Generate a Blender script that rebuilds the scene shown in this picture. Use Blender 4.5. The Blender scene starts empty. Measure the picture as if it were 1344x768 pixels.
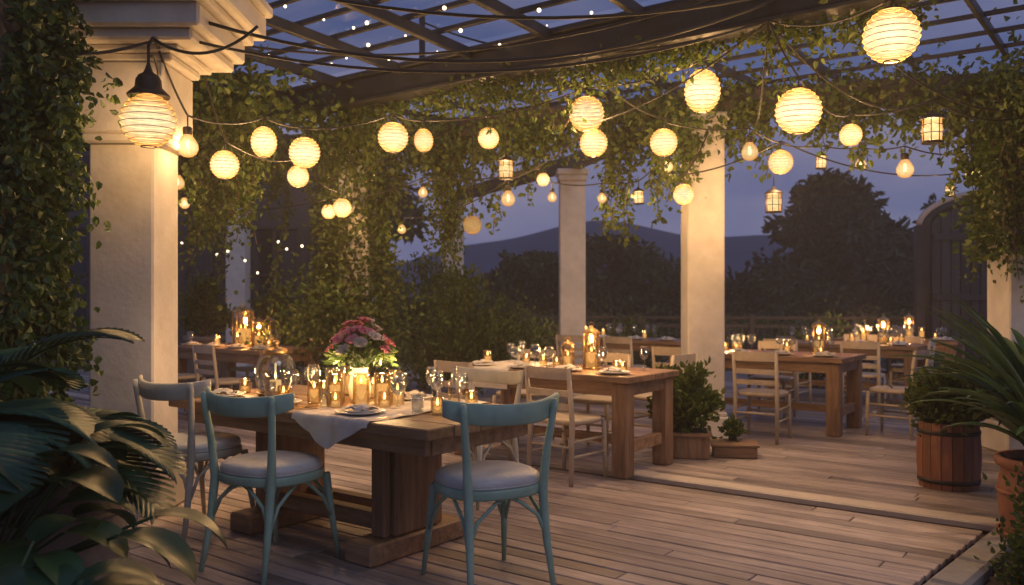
import bpy, math, random, bmesh
import numpy as np
from mathutils import Vector, Matrix
R = random.Random(11); NR = np.random.default_rng(11)
ROT = -math.atan2(0.6, 0.8)
A = Vector((.8, -.6, 0)); B = Vector((.6, .8, 0))
def UV(u, v, z=0.0): return Vector((A.x*u+B.x*v, A.y*u+B.y*v, z))
scene = bpy.context.scene
def link(o): scene.collection.objects.link(o); return o

# ------------------------------------------------------------ materials
def newmat(name):
    m = bpy.data.materials.new(name); m.use_nodes = True
    nt = m.node_tree; nt.nodes.clear()
    out = nt.nodes.new('ShaderNodeOutputMaterial')
    return m, nt, out
def N(nt, t, **k):
    n = nt.nodes.new(t)
    for a, b in k.items():
        if a in n.inputs.keys(): n.inputs[a].default_value = b
        else: setattr(n, a, b)
    return n
def ramp(nt, stops):
    r = nt.nodes.new('ShaderNodeValToRGB'); e = r.color_ramp.elements
    while len(e) < len(stops): e.new(0.5)
    for i, (p, c) in enumerate(stops):
        e[i].position = p; e[i].color = (*c, 1)
    return r
def mat_basic(name, c1, c2, rough=.6, metal=0., scale=6., stretch=(1,1,1), bump=.15, bscale=None, island=0., spec=.5, detail=6, bdist=.01, stain=0.):
    m, nt, out = newmat(name); L = nt.links.new
    p = N(nt, 'ShaderNodeBsdfPrincipled'); p.inputs['Metallic'].default_value = metal
    p.inputs['Specular IOR Level'].default_value = spec
    tc = N(nt, 'ShaderNodeTexCoord'); mp = N(nt, 'ShaderNodeMapping'); mp.inputs['Scale'].default_value = stretch
    L(tc.outputs['Object'], mp.inputs['Vector'])
    vec = mp.outputs[0]
    geo = N(nt, 'ShaderNodeNewGeometry')
    if island > 0:
        ad = N(nt, 'ShaderNodeVectorMath', operation='ADD'); sc = N(nt, 'ShaderNodeMath', operation='MULTIPLY'); sc.inputs[1].default_value = 37.
        L(geo.outputs['Random Per Island'], sc.inputs[0]); L(vec, ad.inputs[0]); L(sc.outputs[0], ad.inputs[1]); vec = ad.outputs[0]
    n1 = N(nt, 'ShaderNodeTexNoise'); n1.inputs['Scale'].default_value = scale; n1.inputs['Detail'].default_value = detail; n1.inputs['Roughness'].default_value = .65
    L(vec, n1.inputs['Vector'])
    r = ramp(nt, [(.3, c1), (.7, c2)]); L(n1.outputs[0], r.inputs[0])
    col = r.outputs[0]
    if island > 0:
        hs = N(nt, 'ShaderNodeHueSaturation'); mr = N(nt, 'ShaderNodeMapRange')
        mr.inputs['To Min'].default_value = 1-island; mr.inputs['To Max'].default_value = 1+island
        L(geo.outputs['Random Per Island'], mr.inputs['Value']); L(mr.outputs[0], hs.inputs['Value']); L(col, hs.inputs['Color']); col = hs.outputs[0]
    if stain > 0:
        n3 = N(nt, 'ShaderNodeTexNoise'); n3.inputs['Scale'].default_value = .9; n3.inputs['Detail'].default_value = 8; n3.inputs['Roughness'].default_value = .7
        L(tc.outputs['Object'], n3.inputs['Vector'])
        m3 = N(nt, 'ShaderNodeMapRange'); m3.inputs['From Min'].default_value = .35; m3.inputs['From Max'].default_value = .65
        m3.inputs['To Min'].default_value = 1-stain; m3.inputs['To Max'].default_value = 1+stain*.4; L(n3.outputs[0], m3.inputs['Value'])
        h3 = N(nt, 'ShaderNodeHueSaturation'); L(m3.outputs[0], h3.inputs['Value']); L(col, h3.inputs['Color']); col = h3.outputs[0]
    L(col, p.inputs['Base Color'])
    rr = N(nt, 'ShaderNodeMapRange'); rr.inputs['To Min'].default_value = max(rough-.12, .03); rr.inputs['To Max'].default_value = min(rough+.12, 1)
    L(n1.outputs[0], rr.inputs['Value']); L(rr.outputs[0], p.inputs['Roughness'])
    if bump > 0:
        n2 = N(nt, 'ShaderNodeTexNoise'); n2.inputs['Scale'].default_value = bscale or scale*3; n2.inputs['Detail'].default_value = 5
        L(vec, n2.inputs['Vector'])
        b = N(nt, 'ShaderNodeBump'); b.inputs['Strength'].default_value = bump; b.inputs['Distance'].default_value = bdist
        L(n2.outputs[0], b.inputs['Height']); L(b.outputs[0], p.inputs['Normal'])
    L(p.outputs[0], out.inputs[0]); return m
def mat_leaf(name, cols, rough=.5, transl=.3):
    m, nt, out = newmat(name); L = nt.links.new
    geo = N(nt, 'ShaderNodeNewGeometry')
    r = ramp(nt, [(i/(len(cols)-1), c) for i, c in enumerate(cols)])
    L(geo.outputs['Random Per Island'], r.inputs[0])
    tc = N(nt, 'ShaderNodeTexCoord'); n = N(nt, 'ShaderNodeTexNoise'); n.inputs['Scale'].default_value = 2.5
    L(tc.outputs['Object'], n.inputs['Vector'])
    hs = N(nt, 'ShaderNodeHueSaturation'); mr = N(nt, 'ShaderNodeMapRange'); mr.inputs['From Min'].default_value=.3; mr.inputs['From Max'].default_value=.7
    mr.inputs['To Min'].default_value = .6; mr.inputs['To Max'].default_value = 1.35
    L(n.outputs[0], mr.inputs['Value']); L(mr.outputs[0], hs.inputs['Value']); L(r.outputs[0], hs.inputs['Color'])
    p = N(nt, 'ShaderNodeBsdfPrincipled'); p.inputs['Roughness'].default_value = rough
    L(hs.outputs[0], p.inputs['Base Color'])
    t = N(nt, 'ShaderNodeBsdfTranslucent'); L(hs.outputs[0], t.inputs['Color'])
    mx = N(nt, 'ShaderNodeMixShader'); mx.inputs[0].default_value = transl
    L(p.outputs[0], mx.inputs[1]); L(t.outputs[0], mx.inputs[2]); L(mx.outputs[0], out.inputs[0]); return m
def mat_emit(name, col, s):
    m, nt, out = newmat(name)
    e = N(nt, 'ShaderNodeEmission'); e.inputs[0].default_value = (*col, 1); e.inputs[1].default_value = s
    tc = N(nt, 'ShaderNodeTexCoord'); n = N(nt, 'ShaderNodeTexNoise'); n.inputs['Scale'].default_value = 3
    nt.links.new(tc.outputs['Object'], n.inputs['Vector'])
    mr = N(nt, 'ShaderNodeMapRange'); mr.inputs['To Min'].default_value = s*.7; mr.inputs['To Max'].default_value = s*1.3
    nt.links.new(n.outputs[0], mr.inputs['Value']); nt.links.new(mr.outputs[0], e.inputs[1])
    nt.links.new(e.outputs[0], out.inputs[0]); m.cycles.emission_sampling = 'NONE'; return m
def mat_paper(name, c_mid, c_edge, s, transp=.3):
    m, nt, out = newmat(name); L = nt.links.new
    tc = N(nt, 'ShaderNodeTexCoord'); sp = N(nt, 'ShaderNodeSeparateXYZ'); L(tc.outputs['Object'], sp.inputs[0])
    ab = N(nt, 'ShaderNodeMath', operation='ABSOLUTE'); ad = N(nt, 'ShaderNodeMath', operation='ADD'); ad.inputs[1].default_value = .15
    L(sp.outputs[2], ad.inputs[0]); L(ad.outputs[0], ab.inputs[0])
    lw = N(nt, 'ShaderNodeLayerWeight'); lw.inputs[0].default_value = .5
    mm = N(nt, 'ShaderNodeMath', operation='MULTIPLY_ADD'); mm.inputs[1].default_value = .75; L(lw.outputs['Facing'], mm.inputs[0])
    q = N(nt, 'ShaderNodeMath', operation='MULTIPLY'); q.inputs[1].default_value = .55; L(ab.outputs[0], q.inputs[0]); L(q.outputs[0], mm.inputs[2])
    r = ramp(nt, [(.0, c_mid), (.4, tuple(a*.65+b*.35 for a,b in zip(c_mid,c_edge))), (.85, c_edge)]); L(mm.outputs[0], r.inputs[0])
    n = N(nt, 'ShaderNodeTexNoise'); n.inputs['Scale'].default_value = 4; n.inputs['Detail'].default_value = 6; L(tc.outputs['Object'], n.inputs['Vector'])
    st = N(nt, 'ShaderNodeMapRange'); st.inputs['From Min'].default_value=.3; st.inputs['From Max'].default_value=.7
    st.inputs['To Min'].default_value = s*.78; st.inputs['To Max'].default_value = s*1.15; L(n.outputs[0], st.inputs['Value'])
    oi = N(nt, 'ShaderNodeObjectInfo'); om = N(nt, 'ShaderNodeMapRange'); om.inputs['To Min'].default_value = .72; om.inputs['To Max'].default_value = 1.2; L(oi.outputs['Random'], om.inputs['Value'])
    mu = N(nt, 'ShaderNodeMath', operation='MULTIPLY'); L(st.outputs[0], mu.inputs[0]); L(om.outputs[0], mu.inputs[1])
    e = N(nt, 'ShaderNodeEmission'); L(r.outputs[0], e.inputs[0]); L(mu.outputs[0], e.inputs[1])
    tr = N(nt, 'ShaderNodeBsdfTransparent'); tr.inputs[0].default_value = (1, .88, .68, 1)
    mx = N(nt, 'ShaderNodeMixShader'); mx.inputs[0].default_value = transp
    L(e.outputs[0], mx.inputs[1]); L(tr.outputs[0], mx.inputs[2]); L(mx.outputs[0], out.inputs[0])
    m.cycles.emission_sampling = 'NONE'; return m
def mat_glass(name, tint=(1,1,1), gl=.12, rough=.03):
    m, nt, out = newmat(name); L = nt.links.new
    lw = N(nt, 'ShaderNodeLayerWeight'); lw.inputs[0].default_value = .35
    mm = N(nt, 'ShaderNodeMath', operation='MULTIPLY_ADD'); mm.inputs[1].default_value = .5; mm.inputs[2].default_value = gl
    L(lw.outputs['Fresnel'], mm.inputs[0])
    tr = N(nt, 'ShaderNodeBsdfTransparent'); tr.inputs[0].default_value = (*tint, 1)
    g = N(nt, 'ShaderNodeBsdfGlossy'); g.inputs['Roughness'].default_value = rough
    mx = N(nt, 'ShaderNodeMixShader'); L(mm.outputs[0], mx.inputs[0]); L(tr.outputs[0], mx.inputs[1]); L(g.outputs[0], mx.inputs[2])
    L(mx.outputs[0], out.inputs[0]); return m

M = {}
M['plaster'] = mat_basic('plaster', (.60,.55,.48), (.78,.73,.66), .75, scale=3, bump=.3, bscale=25, stain=.18)
M['deck'] = mat_basic('deck_wood', (.20,.155,.135), (.50,.41,.365), .45, scale=2.2, stretch=(1,11,4), bump=.5, bscale=7, island=.4, spec=.5, bdist=.006, stain=.3)
M['strip'] = mat_basic('pale_trim', (.4,.34,.29), (.55,.47,.4), .6, scale=4, stretch=(1,8,1), bump=.2)
M['wood'] = mat_basic('table_wood', (.15,.082,.042), (.44,.26,.14), .5, scale=2.2, stretch=(1,9,9), bump=.35, island=.25, stain=.3)
M['woodv'] = mat_basic('post_wood', (.15,.078,.04), (.42,.245,.135), .55, scale=2.2, stretch=(9,9,1), bump=.35, island=.2, stain=.3)
M['mint'] = mat_basic('mint_paint', (.28,.44,.32), (.42,.59,.45), .42, scale=7, bump=.15, bscale=30, stain=.25)
M['mintpale'] = mat_basic('cream_sage_paint', (.46,.44,.35), (.60,.56,.45), .5, scale=7, bump=.15, bscale=30, stain=.2)
M['cream'] = mat_basic('cream_paint', (.40,.32,.22), (.56,.46,.34), .55, scale=7, bump=.15, bscale=30)
M['cushion'] = mat_basic('cushion_leather', (.52,.51,.46), (.68,.66,.60), .38, scale=5, bump=.25, bscale=60)
M['steel'] = mat_basic('dark_steel', (.02,.021,.025), (.045,.045,.05), .45, metal=.3, scale=5, bump=.1)
M['cable'] = mat_basic('black_cable', (.012,.011,.01), (.025,.022,.02), .6, bump=0)
M['iron'] = mat_basic('wrought_iron', (.02,.018,.018), (.05,.04,.035), .5, metal=.6, scale=20, bump=.3)
M['brass'] = mat_basic('brass', (.45,.28,.10), (.65,.42,.18), .3, metal=.9, scale=8, bump=.05)
M['rib'] = mat_basic('bamboo_rib', (.30,.16,.06), (.42,.24,.10), .6, scale=8, bump=0)
M['terracotta'] = mat_basic('terracotta', (.20,.075,.04), (.36,.15,.08), .7, scale=6, bump=.4, bscale=25, stain=.3)
M['stone'] = mat_basic('stone_pot', (.14,.12,.105), (.30,.26,.23), .8, scale=7, bump=.5, bscale=30)
M['soil'] = mat_basic('soil', (.02,.014,.01), (.05,.035,.025), .95, scale=20, bump=.8)
M['ground'] = mat_basic('garden_ground', (.018,.026,.014), (.05,.055,.035), .95, scale=.8, bump=.8, bscale=18, detail=10)
M['curb'] = mat_basic('curb_stone', (.18,.165,.15), (.34,.31,.28), .8, scale=6, bump=.5, bscale=22, island=.2)
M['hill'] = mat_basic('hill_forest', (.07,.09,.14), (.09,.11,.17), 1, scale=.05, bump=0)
M['dark'] = mat_basic('dark_facade', (.04,.042,.05), (.075,.07,.075), .6, scale=3, bump=.2)
M['darkwood'] = mat_basic('dark_timber', (.03,.022,.022), (.08,.058,.05), .5, scale=3, stretch=(8,8,1), bump=.3, island=.3)
M['gatewood'] = mat_basic('gate_slats', (.016,.018,.022), (.04,.042,.05), .45, scale=3, stretch=(8,8,1), bump=.3, island=.3)
M['pane'] = mat_basic('window_pane', (.01,.013,.02), (.02,.025,.035), .08, scale=1, bump=0)
M['bark'] = mat_basic('bark', (.05,.032,.02), (.12,.08,.05), .9, scale=12, stretch=(3,3,.6), bump=.8)
M['ceramic'] = mat_basic('ceramic', (.70,.66,.58), (.8,.76,.68), .2, scale=4, bump=0)
M['cloth'] = mat_basic('linen', (.52,.47,.41), (.64,.59,.52), .9, scale=8, bump=.3, bscale=180, bdist=.002)
M['wax'] = mat_emit('glowing_wax', (1,.58,.23), 1.0)
M['flame'] = mat_emit('flame', (1,.68,.28), 7)
M['fairy'] = mat_emit('fairy_bulb_glint', (1,.78,.48), 4.)
M['paper'] = mat_paper('lantern_paper', (1.,.82,.48), (.80,.37,.09), 1.55, .2)
M['frost'] = mat_paper('frosted_glass', (1.,.72,.34), (.8,.34,.08), 1.5, .35)
M['wicker'] = mat_paper('wicker_shade', (.55,.38,.15), (.28,.17,.06), .9, .3)
M['glass'] = mat_glass('clear_glass', (.95,.97,.96), .08)
M['amberglass'] = mat_glass('amber_glass', (1,.90,.72), .08, .08)
M['roofglass'] = mat_glass('roof_glass', (.90,.94,1.0), .08, .18)
M['ivy'] = mat_leaf('ivy_leaf', [(.025,.055,.012), (.045,.09,.02), (.08,.13,.03), (.11,.15,.04)])
M['vine'] = mat_leaf('vine_leaf', [(.035,.07,.012), (.07,.115,.02), (.11,.16,.03), (.16,.19,.045)], transl=.4)
M['treeleaf'] = mat_leaf('tree_leaf', [(.018,.04,.022), (.032,.06,.03), (.055,.09,.04)], .7, .2)
M['palm'] = mat_leaf('palm_leaf', [(.015,.06,.04), (.03,.09,.05), (.05,.13,.06)], .38, .15)
M['broad'] = mat_leaf('broad_leaf', [(.02,.06,.03), (.035,.09,.035), (.07,.135,.045)], .35, .2)
M['strap'] = mat_leaf('strap_leaf', [(.03,.08,.03), (.05,.115,.04), (.09,.15,.05)], .4, .2)
M['pink'] = mat_leaf('pink_petal', [(.70,.14,.26), (.85,.30,.38), (.9,.50,.50), (.66,.07,.16)], .6, .35)
M['whitepetal'] = mat_leaf('white_petal', [(.7,.6,.5), (.8,.72,.62)], .6, .35)
M['redwood']=mat_basic('stave_wood',(.13,.045,.022),(.30,.12,.06),.5,scale=2.5,stretch=(8,8,1),bump=.4,island=.3)

# ------------------------------------------------------------ mesh builder
class MB:
    def __init__(s): s.v=[]; s.f=[]; s.m=[]; s.sm=[]; s.mats=[]
    def add(s, vs, fs, mat, smooth=False, X=None):
        if mat not in s.mats: s.mats.append(mat)
        mi = s.mats.index(mat); o = len(s.v)
        for p in vs:
            p = Vector(p)
            if X is not None: p = X @ p
            s.v.append(tuple(p))
        for f in fs: s.f.append([i+o for i in f]); s.m.append(mi); s.sm.append(smooth)
    def box(s, c, size, mat, ch=.004, rz=0., X=None):
        h = [a/2 for a in size]; ch = min(ch, min(h)*.45)
        cs = [(x,y,z) for x in (-1,1) for y in (-1,1) for z in (-1,1)]
        vs = []; idx = {}
        for k in cs:
            for ax in range(3):
                idx[(k,ax)] = len(vs)
                vs.append([k[i]*(h[i] if i==ax else h[i]-ch) for i in range(3)])
        fs = []
        for ax in range(3):
            i, j = [(1,2),(0,2),(0,1)][ax]
            for sg in (-1,1):
                q = []
                for a,b in ((-1,-1),(1,-1),(1,1),(-1,1)):
                    k = [0,0,0]; k[ax]=sg; k[i]=a; k[j]=b; q.append(idx[(tuple(k),ax)])
                fs.append(q)
            for a in (-1,1):
                for b in (-1,1):
                    k1=[0,0,0]; k1[i]=a; k1[j]=b; k2=list(k1); k1[ax]=-1; k2[ax]=1
                    fs.append([idx[(tuple(k1),i)],idx[(tuple(k2),i)],idx[(tuple(k2),j)],idx[(tuple(k1),j)]])
        for k in cs: fs.append([idx[(k,0)],idx[(k,1)],idx[(k,2)]])
        T = Matrix.Translation(c) @ Matrix.Rotation(rz, 4, 'Z')
        if X is not None: T = X @ T
        s.add(vs, fs, mat, False, T)
    def beam(s, p, q, w, h, mat, ch=.004):
        p=Vector(p); q=Vector(q); d=q-p; L=d.length
        T = Matrix.Translation((p+q)/2) @ d.to_track_quat('X','Z').to_matrix().to_4x4()
        s.box((0,0,0),(L,w,h),mat,ch,0,T)
    def tube(s, pts, rad, mat, n=8, cap=True):
        pts=[Vector(p) for p in pts]
        if not hasattr(rad,'__len__'): rad=[rad]*len(pts)
        vs=[]; fs=[]; up=None
        for i,p in enumerate(pts):
            d=(pts[min(i+1,len(pts)-1)]-pts[max(i-1,0)])
            if d.length<1e-9: d=Vector((0,0,1))
            d.normalize()
            if up is None: up = Vector((0,0,1)) if abs(d.z)<.9 else Vector((1,0,0))
            x=(up-d*up.dot(d)); x.normalize(); y=d.cross(x); up=x
            for k in range(n):
                t=2*math.pi*k/n; vs.append(p+(x*math.cos(t)+y*math.sin(t))*rad[i])
        for i in range(len(pts)-1):
            for k in range(n):
                k2=(k+1)%n; fs.append([i*n+k,i*n+k2,(i+1)*n+k2,(i+1)*n+k])
        if cap: fs.append(list(range(n))[::-1]); fs.append([(len(pts)-1)*n+k for k in range(n)])
        s.add(vs,fs,mat,True)
    def lathe(s, prof, mat, c=(0,0,0), n=24, sx=1., sy=1., power=None, smooth=True):
        vs=[]; fs=[]; c=Vector(c)
        for r,z in prof:
            for k in range(n):
                t=2*math.pi*k/n; cx,sn=math.cos(t),math.sin(t)
                if power:
                    cx=math.copysign(abs(cx)**power,cx); sn=math.copysign(abs(sn)**power,sn)
                vs.append((c.x+cx*r*sx,c.y+sn*r*sy,c.z+z))
        for i in range(len(prof)-1):
            for k in range(n):
                k2=(k+1)%n; fs.append([i*n+k,i*n+k2,(i+1)*n+k2,(i+1)*n+k])
        s.add(vs,fs,mat,smooth)
    def grid(s, fn, nu, nv, mat, smooth=True):
        vs=[fn(i/nu,j/nv) for i in range(nu+1) for j in range(nv+1)]
        fs=[[i*(nv+1)+j,(i+1)*(nv+1)+j,(i+1)*(nv+1)+j+1,i*(nv+1)+j+1] for i in range(nu) for j in range(nv)]
        s.add(vs,fs,mat,smooth)
    def leafs(s, C, D, Ln, Wd, mat, curl=.25):
        C=np.asarray(C,float); n=len(C)
        if n==0: return
        D=np.asarray(D,float); D=D/(np.linalg.norm(D,axis=1,keepdims=True)+1e-9)
        Q=NR.normal(size=(n,3)); S=np.cross(D,Q); S/= (np.linalg.norm(S,axis=1,keepdims=True)+1e-9)
        U=np.cross(S,D); Ln=np.broadcast_to(Ln,(n,))[:,None]; Wd=np.broadcast_to(Wd,(n,))[:,None]
        rows=[(0,0,0),(.3,.5,.12),(.7,.38,.05),(1,0,-curl),(.7,-.38,.05),(.3,-.5,.12)]
        V=np.stack([C+D*Ln*t+S*Wd*w+U*Ln*u for t,w,u in rows],1).reshape(-1,3)
        if mat not in s.mats: s.mats.append(mat)
        mi=s.mats.index(mat); o=len(s.v)
        s.v.extend(map(tuple,V.tolist()))
        for i in range(n):
            b=o+i*6; s.f.append([b,b+1,b+2,b+3]); s.f.append([b,b+3,b+4,b+5]); s.m+= [mi,mi]; s.sm+=[False,False]
    def mesh(s, name, recalc=True):
        me=bpy.data.meshes.new(name); me.from_pydata(s.v,[],s.f)
        for k in s.mats: me.materials.append(M[k])
        me.polygons.foreach_set('material_index',s.m); me.polygons.foreach_set('use_smooth',s.sm)
        if recalc:
            bm=bmesh.new(); bm.from_mesh(me); bmesh.ops.recalc_face_normals(bm,faces=bm.faces); bm.to_mesh(me); bm.free()
        me.update(); return me
    def obj(s, name, loc=(0,0,0), rz=0., scale=1., recalc=True):
        return place(name, s.mesh(name,recalc), loc, rz, scale)
def place(name, me, loc=(0,0,0), rz=0., scale=1.):
    o=bpy.data.objects.new(name,me); o.location=loc; o.rotation_euler=(0,0,rz)
    o.scale=(scale,)*3 if not hasattr(scale,'__len__') else scale
    return link(o)
def light(parent, loc, power, col=(1,.62,.28), r=.04, name='light_source'):
    l=bpy.data.lights.new(name,'POINT'); l.energy=power; l.color=col; l.shadow_soft_size=r
    o=bpy.data.objects.new(name,l); link(o)
    if parent: o.parent=parent
    o.location=loc; return o

# ------------------------------------------------------------ ground, sky, hills
mb=MB(); S=700
mb.grid(lambda a,b:((a-.5)*2*S,(b-.5)*2*S,-.16),20,20,'ground'); mb.obj('ground',recalc=False)
mb=MB()
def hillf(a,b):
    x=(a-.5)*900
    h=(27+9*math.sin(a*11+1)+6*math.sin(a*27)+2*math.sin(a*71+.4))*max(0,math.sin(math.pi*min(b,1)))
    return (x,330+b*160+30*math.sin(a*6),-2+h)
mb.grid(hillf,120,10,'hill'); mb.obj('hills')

# ------------------------------------------------------------ deck
mb=MB(); bw=.118; v=-1.5
def umax(v):
    if v<5.72: return -.92+.16*max(0,(v-4.0))*.6-.12*max(0,3.4-v)
    return 5.5
while v<17:
    if 5.68<v+bw and v<5.90:
        v=5.905; continue
    um=umax(v); u=-15-R.random()*2
    while u<um-.02:
        L=R.uniform(1.6,3.6); u2=min(u+L,um)
        mb.box(((u+u2)/2,v+bw/2,-.016+R.uniform(-.002,.002)),(u2-u-.005,bw-.010,.03),'deck',.004)
        u=u2
    v+=bw
mb.box((-5.0,5.80,-.012),(21.,.17,.05),'strip',.01)
mb.box((-4.5,7.8,-.09),(20,18.8,.08),'darkwood',.01)
vv=-1.2
while vv<5.5:
    l=R.uniform(.34,.46)
    p0=umax(vv)+.11; p1=umax(vv+l)+.11
    mb.beam((p0,vv+.01,-.055),(p1,vv+l-.01,-.055),.17,.15,'curb',.02); vv+=l
mb.obj('wooden_deck',(0,0,0),ROT)

# ------------------------------------------------------------ white columns
def column(name,x,y,w,h,rz=0.):
    mb=MB(); 
    mb.box((0,0,.11),(w+.08,w+.08,.22),'plaster',.012)
    mb.box((0,0,.24),(w+.04,w+.04,.04),'plaster',.012)
    mb.box((0,0,(.26+h-.16)/2),(w,w,h-.16-.26),'plaster',.012)
    mb.box((0,0,h-.12),(w+.04,w+.04,.08),'plaster',.012)
    mb.box((0,0,h-.04),(w+.08,w+.08,.08),'plaster',.012)
    return mb.obj(name,(x,y,0),rz)
for x,y,w,h in [(1.84,8.25,.35,3.1),(.83,11.8,.35,3.1),(-1.08,15.8,.36,3.1),(-5.2,16.2,.36,3.1),(-1.85,10.1,.34,3.1),
                (4.45,7.5,.36,3.1),(-2.6,15.2,.34,3.1),(-5.4,11.8,.34,3.1)]:
    column('white_column',x,y,w,h,.0)
column('white_column',4.6,3.4,.36,3.15)
mb=MB()
mb.box((0,0,.15),(.52,.52,.30),'plaster',.015); mb.box((0,0,.33),(.47,.47,.06),'plaster',.02)
mb.box((0,0,1.33),(.40,.40,1.94),'plaster',.012)
mb.box((0.02,0,2.33),(.50,.48,.06),'plaster',.02)
mb.box((0.02,0,2.58),(.52,.50,.44),'plaster',.012)
for i,(w,z0,z1) in enumerate([(.62,2.80,2.85),(.74,2.85,2.89),(.98,2.89,2.96),(1.10,2.96,3.10),(1.20,3.10,3.15),(1.34,3.15,3.32),(1.42,3.32,3.40)]):
    mb.box((.02,0,(z0+z1)/2),(w,w*.8,z1-z0),'plaster',.015)
mb.obj('entrance_pillar',(-2.42,5.48,0))

# ------------------------------------------------------------ pergola steel and glass roof
mb=MB()
def P(u,v,z): return tuple(UV(u,v,z))
mb.beam(P(-9,5.6,3.30),P(3.4,5.6,3.30),.12,.20,'steel',.01)
mb.beam(P(-9,5.6,3.18),P(3.4,5.6,3.18),.20,.03,'steel',.005)
mb.beam(P(-9,5.62,3.43),P(3.4,5.62,3.43),.22,.05,'steel',.01)
mb.beam((-6.2,12.05,3.22),(-1.85,10.1,3.22),.16,.22,'darkwood',.01)
mb.beam((-1.85,10.1,3.222),(1.84,8.25,3.222),.16,.22,'darkwood',.01)
mb.beam((1.84,8.25,3.218),(4.45,7.5,3.218),.16,.22,'darkwood',.01)
mb.beam((4.45,7.5,3.20),(4.6,3.3,3.20),.14,.18,'darkwood',.01)
mb.beam((1.84,8.25,3.20),(.83,11.8,3.20),.14,.2,'darkwood',.01)
mb.beam((.83,11.8,3.203),(-1.08,15.8,3.203),.14,.2,'darkwood',.01)
for u in np.arange(-8.7,3.3,.82):
    mb.beam(P(u,5.58,3.40),P(u,-1.0,3.75),.05,.09,'steel',.006)
for i,vv in enumerate(np.arange(5.15,-1.,-.36)):
    z=3.47+(5.58-vv)*.053
    mb.beam(P(-8.9,vv,z),P(3.35,vv,z),.035,.04,'steel',.004)
for u in np.arange(-6.6,3.2,.7):
    mb.beam(P(u,5.62,3.36),P(u,8.4,3.44),.035,.07,'steel',.004)
for vv in np.arange(6.1,8.5,.5):
    mb.beam(P(-6.8,vv,3.43),P(3.2,vv,3.43),.025,.035,'steel',.003)
for u in (-5.2,-1.9,1.2):
    mb.beam(P(u,5.6,3.3),P(u,5.6,3.85),.05,.05,'steel')
mb.obj('steel_pergola')
mb=MB()
mb.grid(lambda a,b:P(-8.9+a*12.2,5.58-b*6.5,3.515+b*6.5*.053),12,8,'roofglass',False); mb.obj('glass_roof',recalc=False)

# ------------------------------------------------------------ tables
TOP=.75
def tabletop(mb,L,W,z,n,th=.05):
    w=W/n
    for i in range(n):
        mb.box((-L/2+R.uniform(-.004,.004),w*(i+.5),z-th/2+R.uniform(-.001,.001)),(L,w-.004,th),'wood',.006)
def hero_table(N0,L,W):
    mb=MB(); tabletop(mb,L,W,TOP,5,.055)
    for y in (.09,W-.09): mb.box((-L/2,y,TOP-.10),(L-.16,.04,.085),'wood',.004)
    for x in (-.09,-L+.09): mb.box((x,W/2,TOP-.101),(.04,W-.22,.083),'wood',.004)
    for x in (-.58,-L+.55):
        mb.box((x,W/2,.38),(.16,.34,.54),'woodv',.012)
        mb.box((x,W/2-.20,.38),(.10,.05,.54),'woodv',.008)
        mb.box((x,W/2+.20,.38),(.10,.05,.54),'woodv',.008)
        mb.box((x,W/2,.055),(.20,W-.22,.11),'wood',.012)
        mb.box((x,W/2,TOP-.10),(.16,W-.24,.075),'wood',.01)
    mb.box((-L/2-.01,W/2-.1,.16),(L-1.14,.09,.09),'wood',.01)
    mb.box((-L/2-.01,W/2+.1,.16),(L-1.14,.09,.09),'wood',.01)
    return mb.obj('dining_table',N0,ROT)
HN=Vector((-.38,3.85,0)); HL,HW=2.1,.95
def T(al,b,z=TOP): return HN-A*al+B*b+Vector((0,0,z))
hero_table(HN,HL,HW)
def post_table(N0,L,W,leg=.13,h=.76):
    mb=MB(); tabletop(mb,L,W,h,4,.05)
    for y in (.06,W-.06): mb.box((-L/2,y,h-.10),(L-.3,.035,.1),'wood')
    for x in (-.07,-L+.07): mb.box((x,W/2,h-.10),(.035,W-.3,.1),'wood')
    for x in (-.10,-L+.10):
        for y in (.10,W-.10): mb.box((x,y,(h-.051)/2),(leg,leg,h-.051),'woodv',.01)
    mb.box((-L/2,W/2,.22),(L-.3,.07,.07),'wood'); 
    for x in (-.10,-L+.10): mb.box((x,W/2,.22),(.06,W-.34,.09),'wood')
    return mb.obj('dining_table',N0,ROT)
tables={'t2':((.85,6.25,0),1.75,.85),'t3':((3.15,8.15,0),1.75,.9),'t4':((4.8,10.1,0),1.9,.9),'t5':((2.2,11.3,0),2.0,.8),
        't6':((-2.75,9.3,0),1.8,.9),'t7':((5.9,11.3,0),1.6,.8)}
for k,(n0,L,W) in tables.items(): post_table(n0,L,W)

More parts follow.
